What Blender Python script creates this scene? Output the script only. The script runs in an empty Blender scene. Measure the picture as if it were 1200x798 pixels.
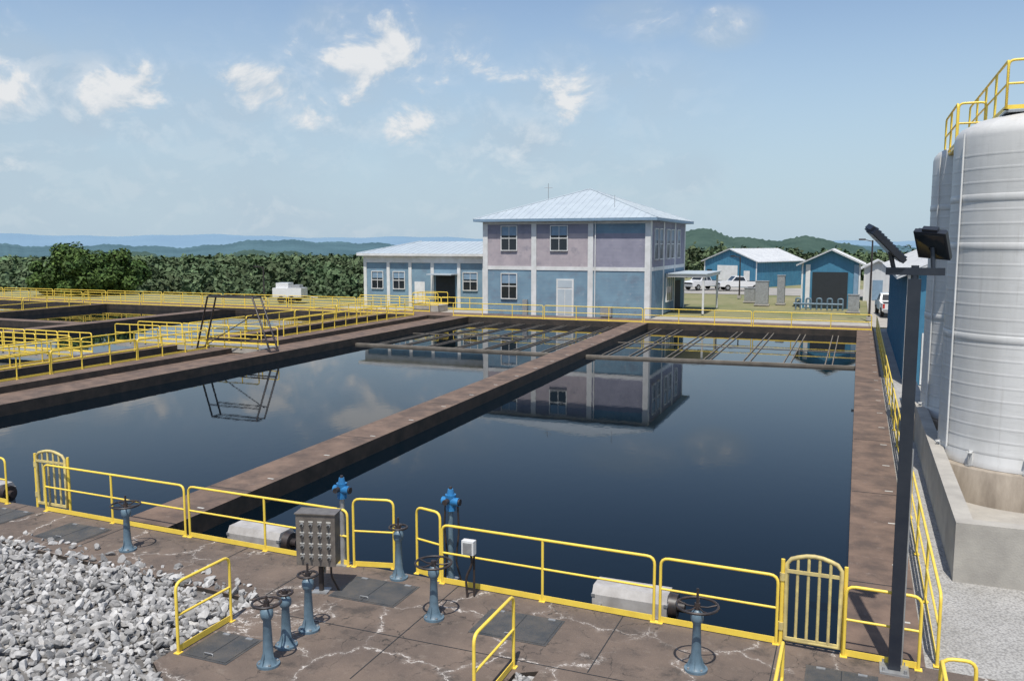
import bpy, math, random
import numpy as np
from mathutils import Matrix, Vector
R=random.Random(7); rng=np.random.default_rng(5)
S=bpy.context.scene
rad=math.radians
# ------------------------------------------------------------ materials
MATS={}
def mat(name,col,rough=.7,metal=0,col2=None,scale=3.0,bump=0,bscale=None,spec=.5,detail=6,lo=.35,hi=.65,island=0,stretch=None,coat=0,tint=False):
    if name in MATS: return MATS[name]
    m=bpy.data.materials.new(name); m.use_nodes=True; nt=m.node_tree; N=nt.nodes; L=nt.links
    b=N['Principled BSDF']; b.inputs['Roughness'].default_value=rough; b.inputs['Metallic'].default_value=metal
    b.inputs['Specular IOR Level'].default_value=spec
    if coat: b.inputs['Coat Weight'].default_value=coat
    b.inputs['Base Color'].default_value=(*col,1)
    tc=N.new('ShaderNodeTexCoord'); vec=tc.outputs['Object']
    if stretch:
        mp=N.new('ShaderNodeMapping'); mp.inputs['Scale'].default_value=stretch; L.new(vec,mp.inputs[0]); vec=mp.outputs[0]
    out=None
    if col2 is None: col2=tuple(c*.8 for c in col)
    n=N.new('ShaderNodeTexNoise'); n.inputs['Scale'].default_value=scale; n.inputs['Detail'].default_value=detail; n.inputs['Roughness'].default_value=.62
    L.new(vec,n.inputs['Vector'])
    mr=N.new('ShaderNodeMapRange'); mr.inputs[1].default_value=lo; mr.inputs[2].default_value=hi; L.new(n.outputs['Fac'],mr.inputs[0])
    mx=N.new('ShaderNodeMix'); mx.data_type='RGBA'; mx.inputs[6].default_value=(*col,1); mx.inputs[7].default_value=(*col2,1)
    L.new(mr.outputs[0],mx.inputs[0]); out=mx.outputs[2]
    if island:
        g=N.new('ShaderNodeNewGeometry'); hs=N.new('ShaderNodeHueSaturation')
        m2=N.new('ShaderNodeMapRange'); m2.inputs[3].default_value=1-island; m2.inputs[4].default_value=1+island
        L.new(g.outputs['Random Per Island'],m2.inputs[0]); L.new(m2.outputs[0],hs.inputs['Value']); L.new(out,hs.inputs['Color']); out=hs.outputs[0]
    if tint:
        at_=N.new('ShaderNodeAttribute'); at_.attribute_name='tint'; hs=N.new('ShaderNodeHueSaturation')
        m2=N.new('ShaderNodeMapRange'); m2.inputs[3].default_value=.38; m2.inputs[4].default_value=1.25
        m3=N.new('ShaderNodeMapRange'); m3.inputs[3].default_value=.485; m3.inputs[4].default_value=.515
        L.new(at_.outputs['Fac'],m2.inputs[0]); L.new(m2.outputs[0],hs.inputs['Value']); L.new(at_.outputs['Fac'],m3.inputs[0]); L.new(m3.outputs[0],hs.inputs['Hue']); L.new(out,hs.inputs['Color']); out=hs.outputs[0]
    L.new(out,b.inputs['Base Color'])
    if bump:
        n2=N.new('ShaderNodeTexNoise'); n2.inputs['Scale'].default_value=bscale or scale*6; n2.inputs['Detail'].default_value=5; L.new(vec,n2.inputs['Vector'])
        bp=N.new('ShaderNodeBump'); bp.inputs['Strength'].default_value=bump; bp.inputs['Distance'].default_value=.02; L.new(n2.outputs['Fac'],bp.inputs['Height']); L.new(bp.outputs[0],b.inputs['Normal'])
    MATS[name]=m
    return m
def socket_chain(m):
    nt=m.node_tree; b=nt.nodes['Principled BSDF']; return nt,b,b.inputs['Base Color'].links[0].from_socket
def add_layer(m,fac_socket,col):
    nt,b,src=socket_chain(m); mx=nt.nodes.new('ShaderNodeMix'); mx.data_type='RGBA'
    nt.links.new(fac_socket,mx.inputs[0]); nt.links.new(src,mx.inputs[6]); mx.inputs[7].default_value=(*col,1); nt.links.new(mx.outputs[2],b.inputs['Base Color'])
def mathn(nt,op,a,b=None,c=None,clamp=False):
    n=nt.nodes.new('ShaderNodeMath'); n.operation=op; n.use_clamp=clamp
    for i,v in enumerate((a,b,c)):
        if v is None: continue
        if isinstance(v,(int,float)): n.inputs[i].default_value=v
        else: nt.links.new(v,n.inputs[i])
    return n.outputs[0]
def noisen(nt,vec,scale,detail=5,rough=.6,out='Fac',dist=0):
    n=nt.nodes.new('ShaderNodeTexNoise'); n.inputs['Scale'].default_value=scale; n.inputs['Detail'].default_value=detail; n.inputs['Roughness'].default_value=rough; n.inputs['Distortion'].default_value=dist
    nt.links.new(vec,n.inputs['Vector']); return n.outputs[out]
def mapr(nt,s,a,b,c=0,d=1,smooth=False):
    n=nt.nodes.new('ShaderNodeMapRange'); nt.links.new(s,n.inputs[0])
    if smooth: n.interpolation_type='SMOOTHSTEP'
    for i,v in enumerate((a,b,c,d)): n.inputs[i+1].default_value=v
    return n.outputs[0]
def objvec(nt):
    n=nt.nodes.new('ShaderNodeTexCoord'); return n.outputs['Object']
def cracks(m,scale,width,col,thr=.5,maskscale=.35,wob=.9,halo=0):
    nt=m.node_tree; v=objvec(nt)
    nz=nt.nodes.new('ShaderNodeTexNoise'); nz.inputs['Scale'].default_value=1.6; nz.inputs['Detail'].default_value=8; nz.inputs['Roughness'].default_value=.68; nt.links.new(v,nz.inputs['Vector'])
    ad=nt.nodes.new('ShaderNodeVectorMath'); ad.operation='MULTIPLY_ADD'; nt.links.new(nz.outputs['Color'],ad.inputs[0]); ad.inputs[1].default_value=(wob,wob,wob); nt.links.new(v,ad.inputs[2])
    vo=nt.nodes.new('ShaderNodeTexVoronoi'); vo.feature='DISTANCE_TO_EDGE'; vo.inputs['Scale'].default_value=scale; nt.links.new(ad.outputs[0],vo.inputs['Vector'])
    wn=mapr(nt,noisen(nt,v,3,4),.35,.7,width*.35,width*1.5)
    line=mathn(nt,'SUBTRACT',1,mathn(nt,'DIVIDE',vo.outputs['Distance'],wn),clamp=True)
    msk=mapr(nt,noisen(nt,v,maskscale,3),thr,thr+.10,0,1)
    msk2=mapr(nt,noisen(nt,v,7,4),.40,.58,.2,1)
    if halo:
        hl=mapr(nt,vo.outputs['Distance'],0,width*6,halo,0); add_layer(m,mathn(nt,'MULTIPLY',mathn(nt,'MULTIPLY',hl,msk),msk2),col)
    add_layer(m,mathn(nt,'MULTIPLY',mathn(nt,'MULTIPLY',mathn(nt,'MULTIPLY',line,2.2,clamp=True),msk,clamp=True),msk2,clamp=True),col)

deckm=mat('brown_concrete',(.170,.126,.098),.9,col2=(.088,.068,.057),scale=.9,bump=.5,bscale=40,lo=.3,hi=.7)
nt=deckm.node_tree; v=objvec(nt)
add_layer(deckm,mapr(nt,noisen(nt,v,5,6,.7),.56,.74,0,.5),(.23,.19,.155))
add_layer(deckm,mapr(nt,noisen(nt,v,1.7,5,.7),.53,.66,0,.75),(.048,.040,.035))
add_layer(deckm,mapr(nt,noisen(nt,v,60,3,.7),.58,.75,0,.6),(.30,.26,.22))
cracks(deckm,.55,.0075,(.54,.50,.46),.40,halo=.16)
cracks(deckm,1.2,.012,(.035,.03,.026),.42,.6,.5)
wallm=mat('wall_top_concrete',(.185,.125,.092),.9,col2=(.095,.066,.052),scale=1.2,bump=.4,bscale=30)
nt=wallm.node_tree; v=objvec(nt)
add_layer(wallm,mapr(nt,noisen(nt,v,4,6,.7),.6,.72,0,.55),(.27,.22,.19))
add_layer(wallm,mapr(nt,noisen(nt,v,.6,5,.7),.5,.62,0,.45),(.080,.060,.050))
wallside=mat('wet_wall_side',(.060,.045,.035),.6,col2=(.025,.022,.018),scale=2)
conc=mat('pale_concrete',(.40,.375,.33),.85,col2=(.30,.28,.25),scale=1.5,bump=.25,bscale=30)
nt=conc.node_tree; v=objvec(nt); add_layer(conc,mapr(nt,noisen(nt,v,9,6,.75),.6,.75,0,.4),(.2,.185,.16))
launder=mat('launder_concrete',(.20,.175,.145),.85,col2=(.12,.105,.085),scale=1.5)
concst=mat('stained_concrete',(.36,.31,.25),.85,col2=(.16,.13,.10),scale=1.4,bump=.3,bscale=25,stretch=(1,1,.3))
yel=mat('yellow_paint',(.86,.63,.085),.42,col2=(.76,.54,.075),scale=4,bump=.05,bscale=60)
nt=yel.node_tree; v=objvec(nt); add_layer(yel,mapr(nt,noisen(nt,v,22,5,.7),.64,.72,0,.7),(.40,.25,.09))
yelp=mat('weathered_yellow_paint',(.66,.54,.20),.6,col2=(.42,.34,.16),scale=6)
blk=mat('black_iron',(.018,.018,.02),.45,col2=(.05,.035,.03),scale=9)
vblue=mat('valve_grey_blue',(.125,.19,.24),.45,col2=(.085,.135,.175),scale=8,bump=.05)
nt=vblue.node_tree; v=objvec(nt); add_layer(vblue,mapr(nt,noisen(nt,v,16,6,.75),.62,.70,0,.8),(.13,.075,.045))
ablue=mat('actuator_blue',(.03,.20,.44),.35,col2=(.02,.13,.3),scale=6)
steel=mat('galvanised_steel',(.42,.43,.43),.45,.5,col2=(.3,.3,.3),scale=8)
panelm=mat('panel_bronze_grey',(.22,.195,.17),.4,.35,col2=(.15,.13,.115),scale=7)
plate=mat('hatch_plate',(.060,.064,.068),.55,.2,col2=(.11,.10,.09),scale=3,bump=.6,bscale=70)
poleM=mat('dark_pole_paint',(.012,.017,.028),.4,col2=(.022,.027,.037))
cover=mat('housing_cover',(.46,.44,.42),.5,col2=(.32,.30,.28),scale=3)
white=mat('white_paint',(.68,.68,.67),.5,col2=(.55,.55,.53),scale=1.5)
tankw=mat('white_fibreglass',(.62,.615,.60),.42,col2=(.50,.495,.475),scale=1.0,stretch=(1,1,.2),bump=.08,bscale=8)
nt=tankw.node_tree; v=objvec(nt)
mp=nt.nodes.new('ShaderNodeMapping'); mp.inputs['Scale'].default_value=(.15,.15,1); nt.links.new(v,mp.inputs[0])
add_layer(tankw,mapr(nt,noisen(nt,mp.outputs[0],9,6,.8),.5,.72,0,.5),(.40,.395,.38))
mp=nt.nodes.new('ShaderNodeMapping'); mp.inputs['Scale'].default_value=(4,4,.18); nt.links.new(v,mp.inputs[0])
add_layer(tankw,mapr(nt,noisen(nt,mp.outputs[0],1.6,6,.7),.56,.70,0,.4),(.36,.34,.31))
roofw=mat('white_metal_roof',(.42,.475,.51),.5,.0,col2=(.36,.41,.45),scale=.8)
roofb=mat('bright_metal_roof',(.56,.57,.57),.5,.0,col2=(.48,.49,.50),scale=.8)
pink=mat('pinkish_block_wall',(.41,.355,.375),.85,col2=(.32,.28,.305),scale=1.2)
blueb=mat('blue_block_wall',(.15,.265,.345),.85,col2=(.115,.205,.28),scale=1.2)
mauve=mat('mauve_block_wall',(.255,.25,.315),.85,col2=(.19,.19,.25),scale=1.2)
for m in (pink,blueb,mauve):
    nt=m.node_tree; v=objvec(nt); mp=nt.nodes.new('ShaderNodeMapping'); mp.inputs['Rotation'].default_value=(rad(90),0,0); nt.links.new(v,mp.inputs[0])
    br=nt.nodes.new('ShaderNodeTexBrick'); br.inputs['Scale'].default_value=2.2; br.inputs['Mortar Size'].default_value=.02
    br.inputs['Color1'].default_value=(0,0,0,1); br.inputs['Color2'].default_value=(0,0,0,1); br.inputs['Mortar'].default_value=(1,1,1,1); nt.links.new(mp.outputs[0],br.inputs[0])
    add_layer(m,mathn(nt,'MULTIPLY',br.outputs['Color'],.35),(.5,.48,.48))
    add_layer(m,mapr(nt,noisen(nt,v,3,6,.75),.58,.70,0,.65),(.46,.44,.44))
    add_layer(m,mapr(nt,noisen(nt,v,1.1,5,.75),.53,.68,0,.5),(.14,.15,.19))
trimb=mat('blue_grey_trim',(.20,.30,.40),.6)
glass=mat('window_glass',(.02,.025,.03),.08,col2=(.015,.02,.025))
dblue=mat('blue_metal_siding',(.055,.20,.31),.5,col2=(.045,.16,.26),scale=1)
dark=mat('dark_interior',(.02,.025,.03),.8)
green=mat('tree_leaves',(.034,.068,.018),.7,col2=(.085,.135,.032),scale=.45,island=.5,spec=.2)
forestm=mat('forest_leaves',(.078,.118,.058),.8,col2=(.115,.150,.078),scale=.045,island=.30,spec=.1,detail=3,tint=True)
bark=mat('bark',(.07,.05,.035),.9)
rockm=mat('limestone_rock',(.41,.40,.385),.85,col2=(.26,.255,.25),scale=5,bump=.4,bscale=30,island=.42)
gravelm=mat('gravel',(.44,.43,.41),.95,col2=(.34,.33,.31),scale=.8,bump=1,bscale=45)
nt=gravelm.node_tree; v=objvec(nt); vo=nt.nodes.new('ShaderNodeTexVoronoi'); vo.inputs['Scale'].default_value=26; nt.links.new(v,vo.inputs[0])
add_layer(gravelm,mapr(nt,vo.outputs['Distance'],.3,.8,0,.6),(.13,.125,.12))
add_layer(gravelm,mapr(nt,noisen(nt,v,1.2,6,.7),.55,.68,0,.35),(.22,.21,.18))
bedm=mat('gravel_fines',(.16,.15,.14),.95,col2=(.09,.085,.08),scale=6)
grass=mat('dry_grass',(.24,.215,.11),.95,col2=(.14,.155,.06),scale=.12,bump=.5,bscale=8)
nt=grass.node_tree; v=objvec(nt); add_layer(grass,mapr(nt,noisen(nt,v,.9,6,.75),.52,.66,0,.5),(.30,.26,.17))
fgrass=mat('forest_floor',(.055,.085,.040),.95,col2=(.08,.11,.05),scale=.05)
asph=mat('old_asphalt',(.34,.32,.29),.9,col2=(.25,.24,.22),scale=.5)
tyre=mat('tyre_rubber',(.02,.02,.02),.8)
carw=mat('white_car_paint',(.68,.68,.68),.25,col2=(.64,.64,.64),coat=.5)
redm=mat('red_lamp_plastic',(.5,.03,.02),.4)
btn=mat('push_button',(.03,.03,.03),.4)
lab=mat('label_plate',(.55,.53,.48),.5)
water=bpy.data.materials.new('basin_water'); water.use_nodes=True; nt=water.node_tree; b=nt.nodes['Principled BSDF']
b.inputs['Base Color'].default_value=(.0008,.004,.0075,1); b.inputs['Roughness'].default_value=.015; b.inputs['IOR'].default_value=1.33; b.inputs['Specular IOR Level'].default_value=.34
v=objvec(nt); mp=nt.nodes.new('ShaderNodeMapping'); mp.inputs['Scale'].default_value=(1,.6,1); nt.links.new(v,mp.inputs[0])
h1=noisen(nt,mp.outputs[0],3.5,4,.5); h2=noisen(nt,mp.outputs[0],.25,2,.5)
hh=mathn(nt,'MULTIPLY',h1,mapr(nt,h2,.35,.65,.2,1))
bp=nt.nodes.new('ShaderNodeBump'); bp.inputs['Strength'].default_value=.08; bp.inputs['Distance'].default_value=.02; nt.links.new(hh,bp.inputs['Height']); nt.links.new(bp.outputs[0],b.inputs['Normal'])
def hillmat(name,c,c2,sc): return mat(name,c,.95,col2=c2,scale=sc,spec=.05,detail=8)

# ------------------------------------------------------------ mesh builder
class MB:
    def __init__(s): s.v=[];s.f=[];s.m=[];s.sm=[];s.mats=[];s.T=Matrix.Identity(4)
    def mi(s,m):
        if m not in s.mats: s.mats.append(m)
        return s.mats.index(m)
    def add(s,vs,fs,m,smooth=False):
        o=len(s.v); T=s.T
        s.v+= [tuple(T@Vector(p)) for p in vs]; k=s.mi(m)
        for f in fs: s.f.append([i+o for i in f]); s.m.append(k); s.sm.append(smooth)
    def box(s,a,b,m,side=None):
        x0,y0,z0=a;x1,y1,z1=b
        vs=[(x0,y0,z0),(x1,y0,z0),(x1,y1,z0),(x0,y1,z0),(x0,y0,z1),(x1,y0,z1),(x1,y1,z1),(x0,y1,z1)]
        s.add(vs,[(0,3,2,1),(4,5,6,7)],m); s.add(vs,[(0,1,5,4),(1,2,6,5),(2,3,7,6),(3,0,4,7)],side or m)
    def prism(s,poly,z0,z1,m,side=None):
        n=len(poly); ar=sum(poly[i][0]*poly[(i+1)%n][1]-poly[(i+1)%n][0]*poly[i][1] for i in range(n))
        if ar<0: poly=poly[::-1]
        vs=[(p[0],p[1],z0) for p in poly]+[(p[0],p[1],z1) for p in poly]
        s.add(vs,[tuple(range(n,2*n))],m); s.add(vs,[(i,(i+1)%n,n+(i+1)%n,n+i) for i in range(n)]+[tuple(reversed(range(n)))],side or m)
    def cone(s,p0,p1,r0,r1,m,seg=16,caps=True,smooth=True):
        p0=Vector(p0);p1=Vector(p1);d=(p1-p0).normalized(); a=d.orthogonal().normalized(); b=d.cross(a)
        vs=[];
        for p,r in ((p0,r0),(p1,r1)):
            for i in range(seg):
                t=2*math.pi*i/seg; vs.append(tuple(p+(a*math.cos(t)+b*math.sin(t))*r))
        s.add(vs,[(i,(i+1)%seg,seg+(i+1)%seg,seg+i) for i in range(seg)],m,smooth)
        if caps: s.add(vs,[tuple(reversed(range(seg))),tuple(range(seg,2*seg))],m)
    def tube(s,pts,r,m,seg=8,closed=False):
        pts=[Vector(p) for p in pts]; n=len(pts); vs=[];prev=None
        for i,p in enumerate(pts):
            if closed: d=(pts[(i+1)%n]-pts[i-1]).normalized()
            else: d=(pts[min(i+1,n-1)]-pts[max(i-1,0)]).normalized()
            a=(prev-d*prev.dot(d)).normalized() if prev is not None and (prev-d*prev.dot(d)).length>1e-4 else d.orthogonal().normalized()
            prev=a; b=d.cross(a)
            for k in range(seg):
                t=2*math.pi*k/seg; vs.append(tuple(p+(a*math.cos(t)+b*math.sin(t))*r))
        fs=[]
        for i in range(n if closed else n-1):
            j=(i+1)%n
            for k in range(seg): fs.append((i*seg+k,i*seg+(k+1)%seg,j*seg+(k+1)%seg,j*seg+k))
        s.add(vs,fs,m,True)
        if not closed: s.add(vs,[tuple(reversed(range(seg))),tuple(range((n-1)*seg,n*seg))],m)
    def ring(s,c,Rr,r,m,seg=28,axis='Z'):
        P=[]
        for i in range(seg):
            t=2*math.pi*i/seg
            P.append((c[0]+Rr*math.cos(t),c[1]+Rr*math.sin(t),c[2]) if axis=='Z' else (c[0]+Rr*math.cos(t),c[1],c[2]+Rr*math.sin(t)))
        s.tube(P,r,m,6,True)
    def lathe(s,c,prof,m,seg=48,smooth=True):
        vs=[];n=len(prof)
        for r,z in prof:
            for i in range(seg):
                t=2*math.pi*i/seg; vs.append((c[0]+r*math.cos(t),c[1]+r*math.sin(t),c[2]+z))
        fs=[(j*seg+i,j*seg+(i+1)%seg,(j+1)*seg+(i+1)%seg,(j+1)*seg+i) for j in range(n-1) for i in range(seg)]
        s.add(vs,fs,m,smooth)
    def obj(s,name,parent=None):
        me=bpy.data.meshes.new(name); me.from_pydata(s.v,[],s.f)
        for m in s.mats: me.materials.append(m)
        me.polygons.foreach_set('material_index',s.m); me.polygons.foreach_set('use_smooth',s.sm); me.update()
        o=bpy.data.objects.new(name,me); S.collection.objects.link(o)
        if parent: o.parent=parent
        return o
def empty(name,loc=(0,0,0),rz=0):
    e=bpy.data.objects.new(name,None); e.empty_display_size=.3; S.collection.objects.link(e); e.location=loc; e.rotation_euler=(0,0,rz); return e
def rounded(pts,r=.12,k=4):
    pts=[Vector(p) for p in pts]; out=[pts[0]]
    for i in range(1,len(pts)-1):
        a=pts[i]+(pts[i-1]-pts[i]).normalized()*r; c=pts[i]+(pts[i+1]-pts[i]).normalized()*r
        for j in range(k+1):
            t=j/k; out.append(a*(1-t)**2+pts[i]*2*t*(1-t)+c*t*t)
    out.append(pts[-1]); return out
def rail(p0,p1,n=1,h=1.07,z=0,kick=True,name='safety_railing',r=.024,mb=None):
    M=mb or MB(); a=Vector((p0[0],p0[1],p0[2] if len(p0)>2 else z)); b=Vector((p1[0],p1[1],p1[2] if len(p1)>2 else z)); u=Vector((0,0,h))
    M.tube(rounded([a,a+u,b+u,b],.13),r,yel)
    M.tube([a+u*.53,b+u*.53],r*.85,yel,6)
    for i in range(1,n): q=a.lerp(b,i/n); M.tube([q,q+u],r,yel)
    d=(b-a); d.z=0; nn=Vector((-d.y,d.x,0)).normalized()*.006
    if kick:
        z1=Vector((0,0,.11));z0=Vector((0,0,.015))
        vs=[a-nn+z0,b-nn+z0,b+nn+z0,a+nn+z0,a-nn+z1,b-nn+z1,b+nn+z1,a+nn+z1]
        M.add([tuple(q) for q in vs],[(0,3,2,1),(4,5,6,7),(0,1,5,4),(1,2,6,5),(2,3,7,6),(3,0,4,7)],yel)
    for i in range(n+1):
        q=a.lerp(b,i/n); M.box((q.x-.05,q.y-.05,q.z),(q.x+.05,q.y+.05,q.z+.012),yel)
    if mb is None: return M.obj(name)
# ------------------------------------------------------------ coordinates of the site
WZ=-.45
def W(x,y):
    if x>=0: return (x,y)
    s=.0018*x if x>-15 else -.027*max(0,1-(-15-x)/13)
    return (x+s*(y-18), y)
def ed(x): return 12.98-.035*x     # basin-side edge of the near deck
FY=63.5
def wallstrip(name,xa,xb,y0,y1,z1=0,m=None,tags=False):
    M=MB(); n=8
    L=[W(xa,y0+(y1-y0)*i/n) for i in range(n+1)]+[W(xb,y1-(y1-y0)*i/n) for i in range(n+1)]
    M.prism(L,-3,z1,m or wallm,wallside)
    if tags:
        y=y0+1.5
        while y<y1-1:
            x=W((xa+xb)/2+.3*(xb-xa),y)[0]; M.box((x-.09,y-.03,z1+.003),(x+.09,y+.03,z1+.006),lab)
            y+=2.6
    for k in range(int((y1-y0)/6)):
        yy=y0+3+6*k; x0=W(xa,yy)[0];x1=W(xb,yy)[0]; M.box((x0+.02,yy-.012,z1+.002),(x1-.02,yy+.012,z1+.005),dark)
    return M.obj(name)
wallstrip('basin_divider_wall',-14.8,-13.5,ed(-14)-.05,FY+.2,tags=True)
wallstrip('basin_side_wall',.05,1.12,ed(0)-.05,FY+.2,tags=True)
wallstrip('basin_side_wall',-31.0,-29.5,13.2,FY+.2)
wallstrip('channel_wall',-34.6,-33.2,13.2,FY+.2)
wallstrip('channel_wall',-38.6,-37.2,13.2,FY+.2)
wallstrip('basin_divider_wall',-54.6,-53.2,20,FY+.2)
wallstrip('basin_divider_wall',-70,-69,20,FY+.2)
wallstrip('channel_slab',-33.198,-31.002,13.2,FY,z1=-.30)
M=MB(); M.prism([(-95,FY),(1.12,FY),(1.12,FY+3.4),(-95,FY+3.4)],-3,-.004,wallm,wallside); M.obj('far_end_walkway')
M=MB(); M.prism([(-70,47.0),(-54.6,47.0),(-54.6,48.2),(-70,48.2)],-3,-.01,wallm,wallside); M.obj('cross_wall')
M=MB()
M.prism([W(-29.5,46.4),W(-14.8,46.3),W(-14.8,46.55),W(-29.5,46.65)],-1,WZ+.12,launder)
M.prism([W(-13.5,46.3),W(.05,47.2),W(.05,47.45),W(-13.5,46.55)],-1,WZ+.12,launder)
for x in [-1.2,-3.2,-5.2,-7.2,-9.2,-11.2,-12.7]+[-16.4,-18.4,-20.4,-22.4,-24.4,-26.4,-28.3]:
    for dx in (-.20,.14):
        M.prism([W(x+dx,46.7),W(x+dx+.05,46.7),W(x+dx+.05,FY),W(x+dx,FY)] if x<-14 else [W(x+dx,47.46),W(x+dx+.05,47.46),W(x+dx+.05,FY),W(x+dx,FY)],-1,WZ+.045,launder)
for y in (54,):
    M.prism([W(-13.5,y),W(.05,y),W(.05,y+.10),W(-13.5,y+.10)],-1,WZ+.03,launder)
    M.prism([W(-29.5,y),W(-14.8,y),W(-14.8,y+.10),W(-29.5,y+.10)],-1,WZ+.03,launder)
M.obj('effluent_launders')
M=MB(); M.add([(-94,12.6,WZ),(1.0,12.6,WZ),(1.0,FY+.3,WZ),(-94,FY+.3,WZ)],[(0,1,2,3)],water); M.obj('water')
M=MB()
M.prism([(-30,ed(-30)),(-9.2,ed(-9.2)),(-9.2,11.25),(-12,11.42),(-30,12.5)],-3,0,deckm,wallside)
M.prism([(-9.2,ed(-9.2)),(2.2,ed(2.2)),(2.2,5),(-3.9,5.01),(-3.95,10.78),(-4.25,10.6),(-4.25,5),(-8.0,5),(-8.25,8.3),(-9.2,8.95)][::-1],-3,0,deckm,wallside)
M.obj('concrete_deck')
M=MB()
for x in (-17.5,-14.2,-11.0,-9.2,-6.3,-3.3,-.9):
    y0=11.5 if x<-9 else 9.6
    if x>-4: y0=11
    if x<-12: y0=12.0
    M.box((x-.008,y0,.002),(x+.008,ed(x)-.02,.005),dark)
M.box((-9.1,10.95,.002),(1.2,10.965,.005),dark)
M.obj('expansion_joints')
for (x0,y0,x1,y1) in [(-8.15,11.9,-6.95,12.75),(-5.35,11.55,-4.15,12.4),(-8.95,9.3,-8.2,10.05),(-.42,11.55,.45,12.35),(-15.5,12.15,-14.4,13.0),(-17.9,12.4,-16.9,13.2),(-3.2,9.6,-2.3,10.2)]:
    M=MB(); M.box((x0,y0,-.02),(x1,y1,.014),plate); M.box((x0-.04,y0-.04,-.02),(x1+.04,y1+.04,.007),plate)
    M.tube(rounded([((x0+x1)/2-.08,y0+.08,.01),((x0+x1)/2-.08,y0+.08,.05),((x0+x1)/2+.08,y0+.08,.05),((x0+x1)/2+.08,y0+.08,.01)],.02),.008,steel,6)
    M.box((x0+.1,y1-.05,.014),(x0+.22,y1,.026),steel);M.box((x1-.22,y1-.05,.014),(x1-.1,y1,.026),steel)
    M.box(((x0+x1)/2-.006,y0,.0142),((x0+x1)/2+.006,y1,.0165),dark)
    M.obj('floor_hatch')
# ------------------------------------------------------------ near railings
def nr(xa,xb,n,**k): return rail((xa,ed(xa)-.12),(xb,ed(xb)-.12),n,**k)
nr(-26,-18.05,4); nr(-16.75,-12.62,2); nr(-12.5,-8.62,2); nr(-6.62,-2.80,2); nr(-2.70,-.92,1); nr(.03,1.02,1)
rail((-8.5,ed(-8.5)-.1),(-7.75,ed(-8)+.1),1,h=1.3)
rail((-7.25,ed(-7)+.1),(-6.7,ed(-7)-.05),1,h=1.25)
rail((-9.06,9.3),(-9.06,10.45),1); rail((-4.32,9.4),(-4.32,10.75),1)
rail((-.68,8.6),(-.68,10.75),1); rail((1.12,10.2),(1.12,11.0),1,h=1.05)
rail((1.12,11.0),(1.5,11.05),1,h=1.05)
def gate(x0,x1,hh=1.3,off=0):
    M=MB(); y0=ed(x0)-.1+off;y1=ed(x1)-.1+off; n=5; g=yelp
    a=Vector((x0,y0,.10)); b=Vector((x1,y1,.10)); H=Vector((0,0,hh))
    arch=[a,a+H*.88]+[a.lerp(b,t)+H*(.92+.08*math.sin(math.pi*t)) for t in (.08,.2,.35,.5,.65,.8,.92)]+[b+H*.88,b]
    M.tube(arch+[a],.033,g)
    for i in range(1,n): q=a.lerp(b,i/n); M.tube([q+H*.02,q+H*(.92+.07*math.sin(math.pi*i/n))],.024,g,6)
    for zz in (.10,hh*.86): M.box((x0,min(y0,y1)-.012,zz),(x1,min(y0,y1)+.012,zz+.05),g)
    for s_,xx in ((-1,x0),(1,x1)): M.tube([(xx+s_*.06,y0,0),(xx+s_*.06,y0,hh*1.0)],.03,yel)
    for zz in (.3,hh*.8): M.cone((x0-.06,y0,zz-.06),(x0-.06,y0,zz+.06),.042,.042,g,8)
    return M.obj('arched_safety_gate')
gate(-.80,-.04,1.33); gate(-17.15,-16.25,1.25,.12)
M=MB()
for (a,b) in [(13.1,20.3),(20.4,29.9),(30,42),(42.1,53),(53.1,63.3)]:
    rail((1.28,a,-.03),(1.28-(0),b,-.03),max(1,round((b-a)/2.4)),mb=M)
M.obj('long_safety_railing')
def longrail(name,p0,p1,seg=7.3,h=1.07,kick=True,r=.033):
    M=MB(); a=Vector((*p0,0)) if len(p0)==2 else Vector(p0); b=Vector((*p1,0)) if len(p1)==2 else Vector(p1)
    n=max(1,round((b-a).length/seg))
    for i in range(n):
        q0=a.lerp(b,i/n);q1=a.lerp(b,(i+1)/n-.004); rail(tuple(q0),tuple(q1),3,h=h,mb=M,kick=kick,r=r)
    return M.obj(name)
longrail('far_end_railing',(-31,FY+.25),(1.1,FY+.25))
longrail('far_end_railing',(-95,FY+.3),(-34.5,FY+.3))
longrail('walkway_railing',(-95,FY+3.2),(-34.5,FY+3.2))
longrail('walkway_railing',(-34.3,18),(-34.3,38.5),5)
longrail('walkway_railing',(-34.3,45.5),(-34.3,63),5)
longrail('walkway_railing',(-38.3,22),(-38.3,32.9),5)
longrail('walkway_railing',(-37.4,22),(-37.4,38),5)
longrail('walkway_railing',(-38.3,41.4),(-38.3,63),5)
longrail('walkway_railing',(-69.5,62),(-69.5,25),7)
M=MB(); M.box((-42,39.2,-.25),(-31.2,41.0,.02),steel,conc); M.obj('service_footbridge')
longrail('footbridge_railing',(-42,39.2,.02),(-31.3,39.2,.02),3.5); longrail('footbridge_railing',(-42,41.0,.02),(-31.3,41.0,.02),3.5)
M=MB(); M.box((-46.5,33.2,-.25),(-38.7,34.6,.02),steel,conc); M.obj('service_footbridge')
longrail('footbridge_railing',(-46.5,33.2,.02),(-38.8,33.2,.02),3); longrail('footbridge_railing',(-46.5,34.6,.02),(-38.8,34.6,.02),3)
M=MB()
for yy in (38.3,39.0):
    M.tube([(-34.9,yy,0),(-34.0,yy,3.0),(-30.9,yy,3.0),(-29.8,yy,0)],.055,blk,6); M.tube([(-34.7,yy,.55),(-30.0,yy,.55)],.04,blk,6); M.tube([(-34.2,yy,2.3),(-30.6,yy,2.3)],.035,blk,6)
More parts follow.
